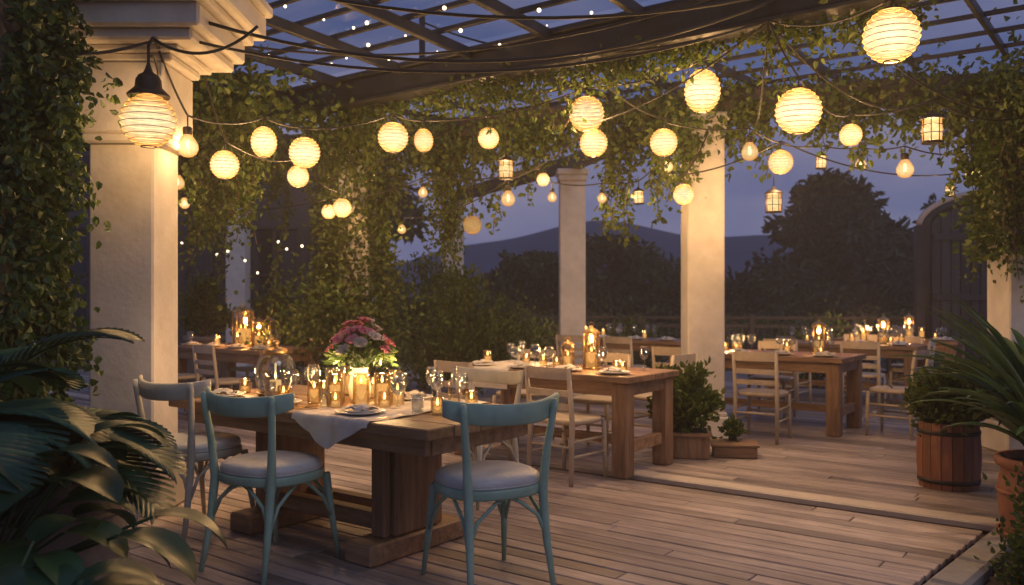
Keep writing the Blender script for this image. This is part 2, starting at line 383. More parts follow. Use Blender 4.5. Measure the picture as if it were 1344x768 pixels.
# ------------------------------------------------------------ chairs
def bistro_chair(paint):
    mb=MB()
    for s in (-1,1):
        mb.tube([(.205*s,-.255,0),(.19*s,-.215,.22),(.185*s,-.19,.44),(.20*s,-.20,.62),(.222*s,-.222,.80),(.226*s,-.226,.845)],[.012,.018,.022,.018,.016,.012],paint,10)
        mb.tube([(.215*s,.235,0),(.20*s,.205,.2),(.185*s,.175,.43)],[.011,.016,.021],paint,10)
        mb.tube([(.197*s,-.21,.22),(.19*s,-.15,.33),(.185*s,-.05,.40),(.18*s,0,.425)],.009,paint,8)
        mb.tube([(.203*s,.205,.20),(.195*s,.14,.32),(.188*s,.05,.40),(.18*s,0,.425)],.009,paint,8)
    for y in (-.205,.20):
        for s in (-1,1):
            mb.tube([(.198*s,y*1.03,.21),(.15*s,y,.33),(.06*s,y*.97,.40),(0,y*.95,.425)],.009,paint,8)
    mb.lathe([(0,.415),(.9,.415),(.985,.42),(1,.43),(1,.452),(.985,.462),(.9,.464),(0,.464)],paint,(0,-.005,0),40,.235,.225,.78)
    mb.lathe([(.90,.462),(.955,.468),(.975,.482),(.95,.500),(.88,.512),(.7,.521),(.4,.526),(0,.528)],'cushion',(0,-.005,0),40,.235,.225,.78)
    mb.tube([(.223*math.copysign(abs(math.cos(t))**.78,math.cos(t)),-.005+.213*math.copysign(abs(math.sin(t))**.78,math.sin(t)),.470) for t in np.linspace(0,2*math.pi,49)],.006,'cushion',6,False)
    nu=18
    vs=[];fs=[]
    for i in range(nu+1):
        t=-1+2*i/nu; x=.285*t; y=-.262+.115*t*t; zt=.850-.012*(1-t*t)+.012*abs(t)**3; zb=.752-.006*(1-t*t)+.035*abs(t)**4
        ny=Vector((-.23*t/.285,1,0)).normalized()
        for (o,z) in ((-.010,zb+.008),(-.011,zt-.008),(-.004,zt),(.006,zt),(.011,zt-.010),(.010,zb+.008),(.004,zb),(-.005,zb)):
            vs.append((x+ny.x*o,y+ny.y*o,z))
    for i in range(nu):
        for k in range(8): k2=(k+1)%8; fs.append([i*8+k,i*8+k2,(i+1)*8+k2,(i+1)*8+k])
    fs.append(list(range(8))); fs.append([nu*8+k for k in range(8)])
    mb.add(vs,fs,paint,True)
    return mb.mesh('bistro_chair')
def slat_chair(paint):
    mb=MB()
    for s in (-1,1):
        mb.tube([(.20*s,-.22,0),(.195*s,-.20,.44),(.20*s,-.25,.84)],[.017,.021,.015],paint,8)
        mb.tube([(.20*s,.20,0),(.19*s,.19,.43)],[.015,.02],paint,8)
        mb.tube([(.197*s,-.21,.20),(.195*s,.19,.20)],.011,paint,6)
        mb.tube([(.197*s,-.21,.31),(.195*s,.19,.31)],.011,paint,6)
    mb.tube([(-.19,.195,.25),(.19,.195,.25)],.011,paint,6); mb.tube([(-.19,-.21,.27),(.19,-.21,.27)],.011,paint,6)
    mb.lathe([(0,.425),(.94,.425),(1,.435),(1,.452),(.96,.462),(.5,.458),(0,.456)],paint,(0,0,0),32,.225,.215,.6)
    for z,h in ((.80,.085),(.66,.045),(.56,.045)):
        yy=-.245 if z>.7 else (-.228 if z>.6 else -.216)
        mb.grid(lambda a,b,z=z,h=h,yy=yy:(-.215+.43*a,yy-.03*(1-(2*a-1)**2),z+h*(b-.5)),10,1,paint)
        mb.grid(lambda a,b,z=z,h=h,yy=yy:(-.215+.43*a,yy+.014-.03*(1-(2*a-1)**2),z+h*(b-.5)),10,1,paint)
        for q in (-.5,.5):
            mb.grid(lambda a,b,z=z,h=h,yy=yy,q=q:(-.215+.43*a,yy+.014*b-.03*(1-(2*a-1)**2),z+h*q),10,1,paint)
    return mb.mesh('slat_back_chair',False)
ch_mint=bistro_chair('mint'); ch_sage=bistro_chair('mintpale'); ch_sl=slat_chair('cream')
def face(dx,dy): return math.atan2(dy,dx)-math.pi/2
place('bistro_chair',ch_mint,(-.12,4.06,0),face(-.48,.876),1.04)
place('bistro_chair',ch_mint,(-1.215,4.33,0),face(.50,.87),1.04)
place('bistro_chair',ch_sage,(-1.84,4.98,0),face(.50,.87),1.04)
place('bistro_chair',ch_sage,(-.25,5.75,0),face(-.6,-.8))
for x,y,dx,dy in [(.42,6.38,.6,.8),(-.30,6.92,.6,.8),(.75,7.55,-.6,-.8),(0.1,8.05,-.6,-.8),(1.35,7.75,-.75,.6),
                  (2.38,8.10,.55,.83),(1.75,8.85,.6,.8),(3.75,8.35,-.8,.6),(2.9,9.55,-.6,-.8),
                  (4.1,9.95,.6,.8),(3.4,10.5,.6,.8),(4.95,10.6,-.8,.6),(4.6,11.4,-.6,-.8),
                  (1.5,11.1,.6,.8),(.9,11.6,.6,.8),(-3.1,9.2,.6,.8),(-3.8,9.75,.6,.8),(-2.5,10.3,-.6,-.8),(-3.3,10.8,-.6,-.8),(5.2,11.2,.6,.8)]:
    place('slat_back_chair',ch_sl,(x,y,0),face(dx,dy)+R.uniform(-.12,.12))

# ------------------------------------------------------------ tableware
plate=MB(); plate.lathe([(0,.004),(.075,.004),(.085,.008),(.125,.018),(.130,.021),(.126,.024),(.085,.013),(.075,.009),(0,.009)],'ceramic',n=40)
plate.lathe([(0,.011),(.06,.011),(.068,.014),(.092,.024),(.096,.027),(.09,.028),(.066,.018),(0,.016)],'ceramic',n=40)
m_plate=plate.mesh('plate')
def glass_mesh(h=.20,r=.038):
    mb=MB(); mb.lathe([(0,.002),(.034,.002),(.036,.005),(.012,.010),(.0045,.02),(.004,h*.42),(.012,h*.46),(r*.85,h*.56),(r,h*.70),(r*.95,h*.85),(r*.82,h),(r*.80,h),(r*.92,h*.85),(r*.96,h*.70),(r*.80,h*.57),(.008,h*.48)],'glass',n=24); return mb.mesh('wine_glass')
m_wg=glass_mesh(); m_wg2=glass_mesh(.17,.044)
tb=MB(); tb.lathe([(0,.003),(.03,.003),(.034,.10),(.032,.10),(.028,.012),(0,.012)],'glass',n=24); m_tumbler=tb.mesh('tumbler')
def candle_mesh(h,r,glass='amberglass',fill=.6,cap=False):
    mb=MB()
    mb.lathe([(0,.002),(r*.95,.002),(r,.01),(r,h*.8),(r*.96,h*.92),(r*.9,h),(r*.87,h),(r*.93,h*.9),(r*.95,h*.8),(r*.95,.012),(0,.012)],glass,n=24)
    cr=r*.68; ch=h*fill
    mb.lathe([(0,.013),(cr,.013),(cr,ch*.97),(cr*.9,ch),(cr*.5,ch*.96),(0,ch*.95)],'wax',n=20)
    mb.lathe([(0,ch*.95),(.0015,ch*.95),(.0015,ch+.008),(0,ch+.008)],'cable',n=6)
    mb.lathe([(0,ch+.006),(.006,ch+.014),(.0075,ch+.022),(.004,ch+.036),(0,ch+.048)],'flame',n=10)
    if cap:
        mb.lathe([(r*1.04,h*.97),(r*1.06,h*1.0),(r*.7,h*1.08),(.012,h*1.14),(.012,h*1.18),(0,h*1.2)],'brass',n=24)
        mb.lathe([(r*1.03,0),(r*1.05,.0),(r*1.05,.015),(r*1.01,.018)],'brass',n=24)
        for k in range(4):
            t=k*math.pi/2+.4; mb.tube([(r*1.03*math.cos(t),r*1.03*math.sin(t),.01),(r*1.03*math.cos(t),r*1.03*math.sin(t),h)],.003,'brass',5)
        mb.tube([(.018*math.cos(t),0,h*1.22+.018*math.sin(t)) for t in np.linspace(0,2*math.pi,13)],.002,'brass',5)
    return mb.mesh('candle_jar')
cj=[candle_mesh(.18,.046,fill=.66),candle_mesh(.13,.038),candle_mesh(.09,.035,fill=.45),candle_mesh(.20,.055,'amberglass',.5,True),candle_mesh(.30,.07,'amberglass',.45,True),candle_mesh(.42,.095,'amberglass',.5,True)]
cjh=[.18*.66,.13*.6,.09*.45,.1,.135,.21]
def jar(i,p,pw=0.,rz=0.,f=4.0):
    o=place('candle_lantern' if i>=3 else 'candle_jar',cj[i],p,rz)
    if pw: light(o,(0,0,cjh[i]+.10),pw*f,(1,.58,.25),.02,'flame_light')
    return o
m_nap=[]
for k in range(3):
    mb=MB(); ph=R.random()*6
    def f(a,b,ph=ph):
        x=(a-.5)*.17*(1-.25*math.sin(b*4+ph)); y=(b-.5)*.12*(1+.2*math.sin(a*6+ph))
        z=.030+.012*math.sin(a*11+ph)*math.sin(b*7+ph*2)+.022*math.exp(-((a-.5)**2+(b-.5)**2)*9)
        return (x,y,z)
    mb.grid(f,18,14,'cloth'); mb.grid(lambda a,b:tuple(Vector(f(b,a))*.8+Vector((.01,.0,.012))),14,14,'cloth')
    m_nap.append(mb.mesh('folded_napkin',False))
cut=MB()
cut.box((0,0,.004),(.008,.13,.003),'brass',.001); cut.box((0,.085,.005),(.018,.05,.003),'brass',.001)
cut.box((.03,0,.004),(.008,.13,.003),'brass',.001); cut.box((.03,.09,.005),(.014,.07,.002),'brass',.001)
m_cut=cut.mesh('cutlery')
for i,(al,b) in enumerate([(1.84,.20),(1.28,.17),(.62,.17),(.20,.55),(.85,.78),(1.45,.78)]):
    p=T(al,b); place('plate',m_plate,p,R.random()); place('folded_napkin',m_nap[i%3],p,ROT+R.uniform(-.5,.5))
    place('cutlery',m_cut,T(al-.19,b),ROT)
for al,b,m in [(1.10,.40,m_wg),(1.45,.40,m_wg2),(.50,.62,m_wg),(.78,.62,m_wg2),(1.52,.60,m_wg2),(.42,.38,m_tumbler),(1.55,.32,m_tumbler),(.70,.80,m_wg),(1.0,.27,m_tumbler),(.62,.44,m_wg2),(1.35,.48,m_wg),(.50,.82,m_wg2)]:
    place('wine_glass' if m is not m_tumbler else 'tumbler',m,T(al,b),R.random()*3)
for al,b,i,pw in [(1.17,.50,0,1.4),(1.06,.40,0,0),(.96,.30,0,1.2),(.86,.40,0,0),(.80,.50,0,1.2),(.86,.66,0,1.2),(1.08,.70,1,0),(1.93,.42,2,1.0),(.70,.42,2,0),(.34,.72,2,.9),(1.27,.60,1,0),(1.4,.60,2,.8),(.90,.25,2,0),(1.18,.34,1,0),(.72,.54,1,0),(.30,.40,2,0),(1.40,.30,2,0),(1.30,.72,0,0)]:
    jar(i,T(al,b),pw)
mb=MB()
mb.lathe([(0,.004),(.085,.004),(.10,.012),(.10,.018),(.0,.018)],'wood',n=32)
mb.lathe([(.082,.019),(.098,.05),(.108,.11),(.104,.16),(.085,.205),(.05,.228),(.02,.234)],'glass',n=36)
mb.lathe([(.079,.019),(.095,.05),(.105,.11),(.101,.16),(.082,.203),(.05,.225)],'glass',n=36)
mb.lathe([(.062,.226),(.066,.236),(.056,.248),(.015,.256),(.012,.264),(.020,.272),(.021,.282),(.012,.292),(0,.294)],'brass',n=24)
mb.lathe([(.084,.018),(.088,.022),(.088,.030),(.085,.032)],'brass',n=32)
mb.lathe([(0,.019),(.03,.019),(.03,.08),(0,.08)],'wax',n=16); mb.lathe([(0,.085),(.007,.10),(0,.13)],'flame',n=8)
mb.obj('glass_cloche',T(1.68,.46),0,1.15)
mb=MB(); mb.lathe([(0,.002),(.032,.004),(.034,.02),(.034,.13),(.028,.155),(.013,.18),(.012,.22),(.015,.222),(.015,.232),(0,.232)],'glass',n=20); mb.lathe([(0,.006),(.029,.008),(.031,.11),(0,.11)],'amberglass',n=20)
mb.obj('glass_bottle',T(.36,.60))
mb=MB()
def rf(a,b):
    x=-.94+a*.56; drop=.03+.13*max(0,1-abs(a-.5)*2.2)
    s=-drop+b*(HW+.10+drop); 
    wr=.003*math.sin(a*23+b*9)+.003*math.sin(b*31+a*7)
    if s<0: return (x+.01*math.sin(b*9),-.010-.022*abs(math.sin(a*11+.4))*min(1,-s*8),TOP+.004+s)
    if s>HW: return (x,HW+.010,TOP+.004-(s-HW))
    return (x+.012*math.sin(s*7),s,TOP+.0065+wr*.7)
mb.grid(rf,40,60,'cloth'); mb.obj('table_runner',HN,ROT,recalc=False)
# bouquet
mb=MB()
mb.lathe([(0,.004),(.05,.004),(.06,.03),(.065,.09),(.05,.15),(.045,.18),(.052,.20),(.048,.20),(.041,.18),(.045,.15),(.06,.09),(.054,.03),(0,.012)],'ceramic',n=28)
for k in range(30):
    t=k*2.399; rr=math.sqrt((k+.5)/30); x=.175*rr*math.cos(t); y=.175*rr*math.sin(t); z=.45-.14*rr*rr+R.uniform(-.025,.025)
    mb.tube([(x*.1,y*.1,.10),(x*.3,y*.3,.22),(x*.95,y*.95,z-.02)],.003,'strap',5)
    ax=Vector((x,y,.16)).normalized(); q=ax.to_track_quat('Z','Y').to_matrix().to_4x4()
    mt='whitepetal' if k%5==3 else 'pink'; g=R.uniform(.9,1.25)
    for ring,(np_,rad,tilt,sz) in enumerate([(3,.005,.15,.019*g),(5,.011,.45,.024*g),(6,.017,.85,.028*g)]):
        for j in range(np_):
            th=2*math.pi*j/np_+ring*.7
            X=Matrix.Translation((x,y,z)) @ q @ Matrix.Rotation(th,4,'Z') @ Matrix.Translation((rad*.4,0,-.006)) @ Matrix.Rotation(tilt,4,'Y')
            vs=[];fs=[]
            for a in range(4):
                for b in range(4):
                    w=(b/3-.5); l=a/3
                    wd=sz*(.5+1.0*math.sin(math.pi*min(.95,l*.8+.12)))
                    vs.append((-.25*sz*(1-4*w*w)+(.25*sz if l>.9 else 0),w*wd,l*sz*1.25*(1-.4*w*w)))
            for a in range(3):
                for b in range(3): fs.append([a*4+b,a*4+b+1,(a+1)*4+b+1,(a+1)*4+b])
            mb.add(vs,fs,mt,True,X)
n=480; ph=NR.uniform(0,2*math.pi,n); rr=np.sqrt(NR.uniform(0,1,n))*.18
C=np.stack([rr*np.cos(ph),rr*np.sin(ph),.39-.14*(rr/.19)**2+NR.uniform(-.07,.02,n)],1)
mb.leafs(C,C*[1,1,.0]+NR.normal(size=(n,3))*.08+[0,0,.05],.05,.024,'ivy')
mb.obj('flower_bouquet',T(1.0,.52),recalc=False)
def onT(k,al,b,h=.76):
    n0,L,W=tables[k]; return Vector(n0)-A*al+B*b+Vector((0,0,h))
for k in tables:
    L,W=tables[k][1:]
    for j in range(7):
        al=R.uniform(.2,L-.2); b=R.uniform(.25,W-.2)
        i=R.choice([1,2,2,2,0]); jar(i,onT(k,al,b),(2.2 if j in(0,3) else 0),f=2.6)
    for j in range(10): place('wine_glass',R.choice([m_wg,m_wg2]),onT(k,R.uniform(.15,L-.15),R.uniform(.12,W-.12)))
    for j in range(4):
        al=(j+.5)*L/4; place('plate',m_plate,onT(k,al,.18)); place('folded_napkin',m_nap[j%3],onT(k,al,.18),R.random()*3)
jar(4,onT('t2',.62,.5),2.5,f=2.6); jar(3,onT('t2',.80,.42),0); jar(4,onT('t3',.4,.6),2.5,f=2.6); jar(4,onT('t4',.5,.5),2.5,f=2.6); jar(5,onT('t6',.95,.5),3.5); jar(4,onT('t6',.55,.4),2.5); jar(5,onT('t6',1.25,.65),0); jar(4,onT('t6',.75,.7),0); jar(4,onT('t7',.7,.5),2,f=2.6)
mb=MB()
def rf2(a,b):
    x=-1.7+a*.6; s=-.16+b*1.0
    if s<0: return (x,-.008-.008*abs(math.sin(a*17)),.764+s)
    return (x,s,.7655+.0015*math.sin(a*20+b*7))
mb.grid(rf2,24,30,'cloth'); mb.obj('table_runner',tables['t2'][0],ROT,recalc=False)

# ------------------------------------------------------------ lanterns
def paper_mesh(tall=1.0,mat='paper'):
    mb=MB(); n=11; prof=[]
    for i in range(n*2+1):
        ph=-math.pi/2+.28+(math.pi-.56)*i/(n*2); r=math.cos(ph)*(1.0 if i%2==0 else .955); prof.append((r,math.sin(ph)*tall))
    mb.lathe(prof,mat,n=36)
    for i in range(0,n*2+1,2):
        ph=-math.pi/2+.28+(math.pi-.56)*i/(n*2); r=math.cos(ph)*1.004; z=math.sin(ph)*tall
        mb.tube([(r*math.cos(t),r*math.sin(t),z) for t in np.linspace(0,2*math.pi,33)],.014,'rib',4,False)
    zt=math.sin(math.pi/2-.28)*tall
    mb.lathe([(.29,zt-.01),(.30,zt+.05),(.24,zt+.06),(.05,zt+.07),(.05,zt+.16),(0,zt+.16)],'iron',n=20)
    mb.lathe([(.29,-zt+.01),(.30,-zt-.03),(.25,-zt-.03),(.26,-zt+.01)],'iron',n=20)
    return mb.mesh('paper_lantern')
def cage_mesh():
    mb=MB()
    mb.lathe([(.0,-.9),(.55,-.9),(.62,-.82),(.62,.62),(.5,.75)],'frost',n=20)
    mb.lathe([(.66,-1.0),(.72,-.98),(.72,-.86),(.66,-.84)],'iron',n=20); mb.lathe([(0,-1.0),(.66,-1.0)],'iron',n=20)
    mb.lathe([(.80,.66),(.82,.72),(.5,.98),(.2,1.1),(.12,1.3),(0,1.32)],'iron',n=20); mb.lathe([(0,.66),(.80,.66)],'iron',n=20)
    for k in range(8):
        t=k*math.pi/4; mb.tube([(.69*math.cos(t),.69*math.sin(t),-.9),(.69*math.cos(t),.69*math.sin(t),.7)],.035,'iron',5)
    for z in (-.3,.25): mb.tube([(.69*math.cos(t),.69*math.sin(t),z) for t in np.linspace(0,2*math.pi,21)],.03,'iron',5,False)
    return mb.mesh('caged_lantern')
def bulb_mesh():
    mb=MB()
    mb.lathe([(0,-1.0),(.35,-.93),(.65,-.72),(.82,-.35),(.80,.05),(.6,.45),(.38,.75),(.3,.9)],'frost',n=20)
    mb.lathe([(0,-.4),(.12,-.35),(.16,0),(.1,.4),(0,.45)],'flame',n=10)
    mb.lathe([(.34,.8),(.38,.85),(.38,1.35),(.3,1.45),(.1,1.5),(0,1.5)],'iron',n=14)
    return mb.mesh('festoon_bulb')
mp=paper_mesh(); mpt=paper_mesh(1.22); mw=paper_mesh(1.,'wicker'); mc=cage_mesh(); mbu=bulb_mesh()
TY={'p':('paper_lantern',mp,.98),'t':('paper_lantern',mpt,1.2),'w':('wicker_lantern',mw,.98),'c':('caged_lantern',mc,1.3),'b':('festoon_bulb',mbu,1.5)}
LAN={ 1:(-2.10,4.93,2.37,.155,'p'),2:(-2.09,5.5,2.33,.08,'b'),3:(-2.02,6.0,2.28,.10,'p'),4:(-1.89,6.5,2.53,.098,'t'),5:(-1.58,6.5,2.45,.118,'p'),
 6:(-1.88,7.5,2.41,.095,'p'),7:(-1.79,9.0,2.29,.10,'p'),8:(-.975,7.0,2.66,.125,'p'),9:(-.756,7.3,2.69,.082,'t'),10:(-.22,8.0,2.84,.10,'p'),
 11:(-.054,7.5,2.48,.095,'c'),12:(.595,6.8,2.81,.14,'p'),13:(.66,6.9,2.595,.112,'p'),14:(1.28,7.2,2.655,.116,'p'),15:(1.406,6.3,2.87,.132,'t'),
 16:(1.88,5.6,2.57,.15,'p'),17:(2.09,4.7,2.79,.15,'p'),18:(3.2,6.5,2.63,.11,'c'),19:(2.78,7.0,2.68,.09,'p'),20:(1.95,7.0,2.55,.082,'b'),
 21:(2.33,7.4,2.52,.105,'p'),22:(2.30,7.5,2.19,.10,'c'),23:(2.9,8.0,2.62,.07,'c'),24:(3.27,8.0,2.60,.06,'b'),25:(3.5,7.6,2.50,.09,'b'),
 26:(4.33,8.0,2.51,.09,'b'),27:(4.31,8.4,2.40,.06,'c'),28:(1.49,7.4,2.24,.092,'p'),29:(1.26,8.5,2.35,.075,'c'),30:(.896,8.5,2.34,.055,'b'),
 31:(.40,8.5,2.35,.055,'b'),32:(.31,8.5,2.52,.065,'p'),33:(-.036,8.0,2.28,.08,'b'),34:(-.418,9.0,2.11,.10,'w'),35:(-.94,9.0,2.46,.06,'b'),
 36:(-1.29,10.,2.15,.06,'b'),37:(-2.04,9.5,2.3,.08,'p'),38:(1.46,8.0,2.58,.06,'b'),39:(-3.3,8.6,2.3,.06,'b'),40:(-2.9,7.4,2.35,.07,'b')}
tops={}
for i,(x,y,z,r,t) in LAN.items():
    nm,me,th=TY[t]; o=place(nm,me,(x,y,z),R.random()*6,r); o.rotation_euler[0]=R.uniform(-.05,.05)
    tops[i]=Vector((x,y,z+r*th))
    pw={'p':80,'t':80,'w':10,'c':36,'b':26}[t]*(r/.12)**1.2
    if i==1: pw=56
    light(o,(0,0,-.1),pw,(1,.64,.32),.03)
mb=MB()
mb.lathe([(.115,.0),(.118,.012),(.10,.03),(.075,.055),(.07,.10),(.055,.125),(.03,.14),(.018,.165),(.008,.20),(.008,.30),(0,.30)],'iron',n=28)
mb.tube([(0,0,.30),(0,.06,.36),(-.02,.16,.37),(-.05,.26,.36)],.010,'iron',8)
mb.tube([(0,0,.24),(0,.08,.26),(-.02,.18,.20),(-.05,.26,.16)],.008,'iron',8)
mb.obj('lamp_hood',(-2.10,4.93,2.505))

mb=MB()
def cab(p,q,sag,r=.007,n=14):
    p=Vector(p);q=Vector(q)
    mb.tube([p.lerp(q,k/n)-Vector((0,0,4*sag*(k/n)*(1-k/n))) for k in range(n+1)],r,'cable',5)
H=Vector((1.69,5.62,3.17))
def string(seq,sag=.03,up=.10):
    pts=[]
    for s in seq:
        if isinstance(s,int):
            p=tops[s]+Vector((0,0,up)); mb.tube([tops[s]-Vector((0,0,.01)),p],.005,'cable',5); pts.append(p)
        else: pts.append(Vector(s))
    for a,b in zip(pts,pts[1:]):
        cab(a,b,sag*(b-a).length)
PL=(-2.15,5.2,2.85)
string([H,15,12,9,8,5,4,2,PL],.05,.07)
string([H,16,19,18,(4.4,7.3,2.9)],.06,.08)
string([(3.3,3.7,3.2),17,H],.08,.06)
string([(4.35,7.55,2.85),26,25,24,23,20,14,38,29,30,31,32,35,37,(-5.4,11.6,2.8)],.05,.06)
string([H,13,33,36,(-1.9,9.9,2.9)],.05,.05)
string([(-2.1,5.8,2.9),3,6,7,(-1.9,9.9,2.95)],.05,.07)
string([(1.84,8.0,2.9),28,21,27,(4.4,7.7,2.8)],.05,.08)
string([(-2.2,5.7,2.8),40,39,(-5.4,11.6,2.7)],.05,.08)
for i,top in [(10,3.2),(11,3.1),(34,3.2),(22,tops[21].z)]:
    mb.tube([tops[i],Vector((tops[i].x,tops[i].y,top))],.005,'cable',5)
cab((-2.1,5.2,2.95),H,.28,.010); cab((-1.95,5.2,3.05),P(-1.9,5.6,3.35),.35,.012); cab((-2.9,4.2,2.65),(-2.1,5.0,2.85),.10,.010); cab((-2.1,5.0,2.86),(-1.55,5.2,3.0),.12,.010)
cab(P(-5.2,5.6,3.8),H,.25,.009); cab(P(-6,4.,3.4),P(-1.9,5.6,3.5),.3,.010); cab(P(-1.9,5.6,3.6),(4.5,7.4,3.0),.35,.008); cab(P(-3.5,5.5,3.2),(1.84,8.2,3.1),.22,.008)
cab(H,(2.2,7.8,2.95),.25,.008); cab(H,(3.9,7.6,3.2),.35,.008)
cab(P(-5,3.,3.5),P(-2.0,5.4,3.3),.25,.012); cab(P(-4,2.2,3.55),P(-.6,5.4,3.35),.3,.012)
mb.obj('string_light_cables')
mb=MB()
def blob(p,r): mb.lathe([(0,-r),(r*.7,-r*.7),(r,0),(r*.7,r*.7),(0,r)],'fairy',p,8)
fq=random.Random(5)
for row in range(9):  # roof bulbs, part of them added to imitate warm reflections in the glass
    v0=2.5+row*.36; uu=-6.5+fq.random()
    while uu<2.2:
        vq=v0+.1*math.sin(uu*3+row); blob(P(uu,vq,3.42+(5.58-vq)*.053-.03*abs(math.sin(uu*2.5))),fq.choice([.006,.009,.012,.016])); uu+=fq.uniform(.2,.75)
for k in range(24):
    blob((fq.uniform(-7,-3.2),fq.uniform(11,15.5),fq.uniform(1.6,2.9)),.022)
mb.obj('fairy_lights_and_glints',recalc=False)

# ------------------------------------------------------------ foliage
def shell(n,c,size,jit=.05):
    c=np.array(c); s=np.array(size)/2
    p=NR.uniform(-1,1,(n,3)); ax=NR.integers(0,2,n); sg=NR.choice([-1,1],n)
    p[np.arange(n),ax]=sg
    nrm=np.zeros((n,3)); nrm[np.arange(n),ax]=sg
    return c+p*s+nrm*np.abs(NR.normal(size=(n,1)))*jit, nrm
mb=MB()
mb.box((-2.95,4.62,1.55),(.62,.5,3.3),'stone',.02)
C,nr=shell(9000,(-2.93,4.6,1.75),(.66,.56,3.1),.07)
mb.leafs(C,nr*.7+NR.normal(size=C.shape)*.5+[0,0,-.7],NR.uniform(.035,.065,len(C)),NR.uniform(.03,.05,len(C)),'ivy')
for k in range(90):
    x0=R.uniform(-2.75,-2.45); y0=R.uniform(4.25,4.9); z0=R.uniform(1.2,3.3); L=R.uniform(.3,.8); n=int(L*60)
    t=NR.uniform(0,1,n)[:,None]; C=np.array([x0,y0,z0])+np.array([R.uniform(.0,.22),R.uniform(-.1,.1),-L])*t+NR.normal(size=(n,3))*.035
    mb.leafs(C,NR.normal(size=C.shape)*.6+[0,0,-.6],.055,.042,'ivy')
mb.obj('ivy_wall',recalc=False)
def strand(mb,p,L,mat='vine',dens=60,sp=.03,size=.055,drift=(0,0)):
    n=max(3,int(L*dens)); t=NR.uniform(0,1,n)[:,None]
    w=R.uniform(0,6)
    C=np.array(p)+np.concatenate([t*drift[0]+.05*np.sin(t*7+w),t*drift[1]+.05*np.cos(t*5+w),-L*t],1)+NR.normal(size=(n,3))*sp
    mb.leafs(C,NR.normal(size=C.shape)*.6+[0,0,-.6],NR.uniform(.6,1.2,n)*size,NR.uniform(.5,.8,n)*size,mat)
    m=8; tt=np.linspace(0,1,m)
    mb.tube([(p[0]+a*drift[0]+.05*math.sin(a*7+w),p[1]+a*drift[1]+.05*math.cos(a*5+w),p[2]-L*a) for a in tt],.004,'bark',4,False)
def garland(name,p,q,n,thick=.13,drop=(.1,.5),ns=30,mat='vine',size=.07,ph=1.):
    mb=MB(); p=np.array(p);q=np.array(q)
    # clumped along the beam so that gaps stay open between clumps
    t=NR.uniform(0,1,n); keep=NR.uniform(0,1,n)<(.22+.9*np.abs(np.sin(t*11+ph))**1.5); t=t[keep][:,None]; n=len(t)
    lump=.5+.8*np.abs(np.sin(t*11+ph))*np.abs(np.cos(t*5+ph))
    C=p+(q-p)*t+NR.normal(size=(n,3))*thick*lump-[0,0,.05]
    mb.leafs(C,NR.normal(size=C.shape)*.7+[0,0,-.5],NR.uniform(.6,1.2,n)*size,NR.uniform(.5,.8,n)*size,mat)
    for k in range(ns):
        a=R.random(); s=p+(q-p)*a; L=R.uniform(*drop)*(.3+1.4*abs(math.sin(a*9+.5)))
        strand(mb,(s[0]+R.uniform(-.14,.14),s[1]+R.uniform(-.14,.14),s[2]),L,mat,size=size,dens=70,sp=.04)
    mb.tube([tuple(p+(q-p)*a+np.array([.05*math.sin(a*20),.05*math.cos(a*17),.03*math.sin(a*13)])) for a in np.linspace(0,1,24)],.014,'bark',6)
    return mb.obj(name,recalc=False)
garland('vine_garland',(-5.6,11.8,3.15),(-1.9,10.1,3.15),5200,.20,(.3,1.0),55)
garland('vine_garland',(-1.9,10.1,3.15),(1.84,8.25,3.15),8200,.17,(.15,.75),70,ph=2)
garland('vine_garland',(1.84,8.25,3.2),(4.5,7.5,3.2),5600,.17,(.1,.6),42,ph=.3)
garland('vine_garland',tuple(UV(-6.5,5.75,3.22)),tuple(UV(-1.2,5.75,3.22)),4600,.10,(.08,.35),40,size=.055,ph=4)
garland('vine_garland',(4.3,7.5,3.1),(4.3,4.6,3.35),4200,.22,(.2,.8),40)
mb=MB()
for k in range(40):
    a=R.random()*6.28; strand(mb,(-1.85+.28*math.cos(a),10.1+.25*math.sin(a),R.uniform(1.9,3.2)),R.uniform(.4,1.3),dens=80,sp=.07,drift=(R.uniform(-.3,.3),0),size=.065)
C,nr=shell(2200,(-1.85,10.1,1.3),(.5,.5,2.4),.10); mb.leafs(C,nr+NR.normal(size=C.shape)*.5,.07,.05,'vine')
n=1800; C=np.array([-2.0,9.9,1.15])+NR.normal(size=(n,3))*[.42,.3,.28]; mb.leafs(C,NR.normal(size=C.shape),.07,.05,'vine')
mb.tube([(-1.6,10.,0),(-1.65,9.95,1.),(-2.0,9.9,2.),(-1.8,10.,3.)],[.04,.03,.025,.02],'bark')
mb.obj('climbing_vine',recalc=False)
def hang(cx,cy,r,ns,z0,z1,l0,l1,extra):
    mb=MB()
    for k in range(ns):
        a=R.random()*6.28; q=math.sqrt(R.random())*r; strand(mb,(cx+q*math.cos(a),cy+q*math.sin(a),R.uniform(z0,z1)),R.uniform(l0,l1),dens=75,sp=.055,size=.062)
    n=extra; C=np.array([cx,cy,z1-.1])+NR.normal(size=(n,3))*[r*.8,r*.8,.16]; mb.leafs(C,NR.normal(size=C.shape)+[0,0,-.4],.07,.05,'vine')
    mb.obj('hanging_vine',recalc=False)
hang(-.75,9.6,.16,24,2.3,3.1,.4,.85,700)
hang(-3.1,8.9,.35,36,2.5,3.2,.3,.9,1200)
hang(-2.55,7.6,.35,36,2.6,3.25,.3,.9,1200)
hang(-1.7,8.6,.4,26,2.8,3.2,.2,.5,900)
hang(1.55,8.0,.2,16,2.7,3.1,.3,.7,400)
mb=MB()
C,nr=shell(3400,(4.5,7.45,2.5),(.5,.5,1.6),.12); mb.leafs(C,nr+NR.normal(size=C.shape)*.6+[0,0,-.4],.07,.05,'vine')
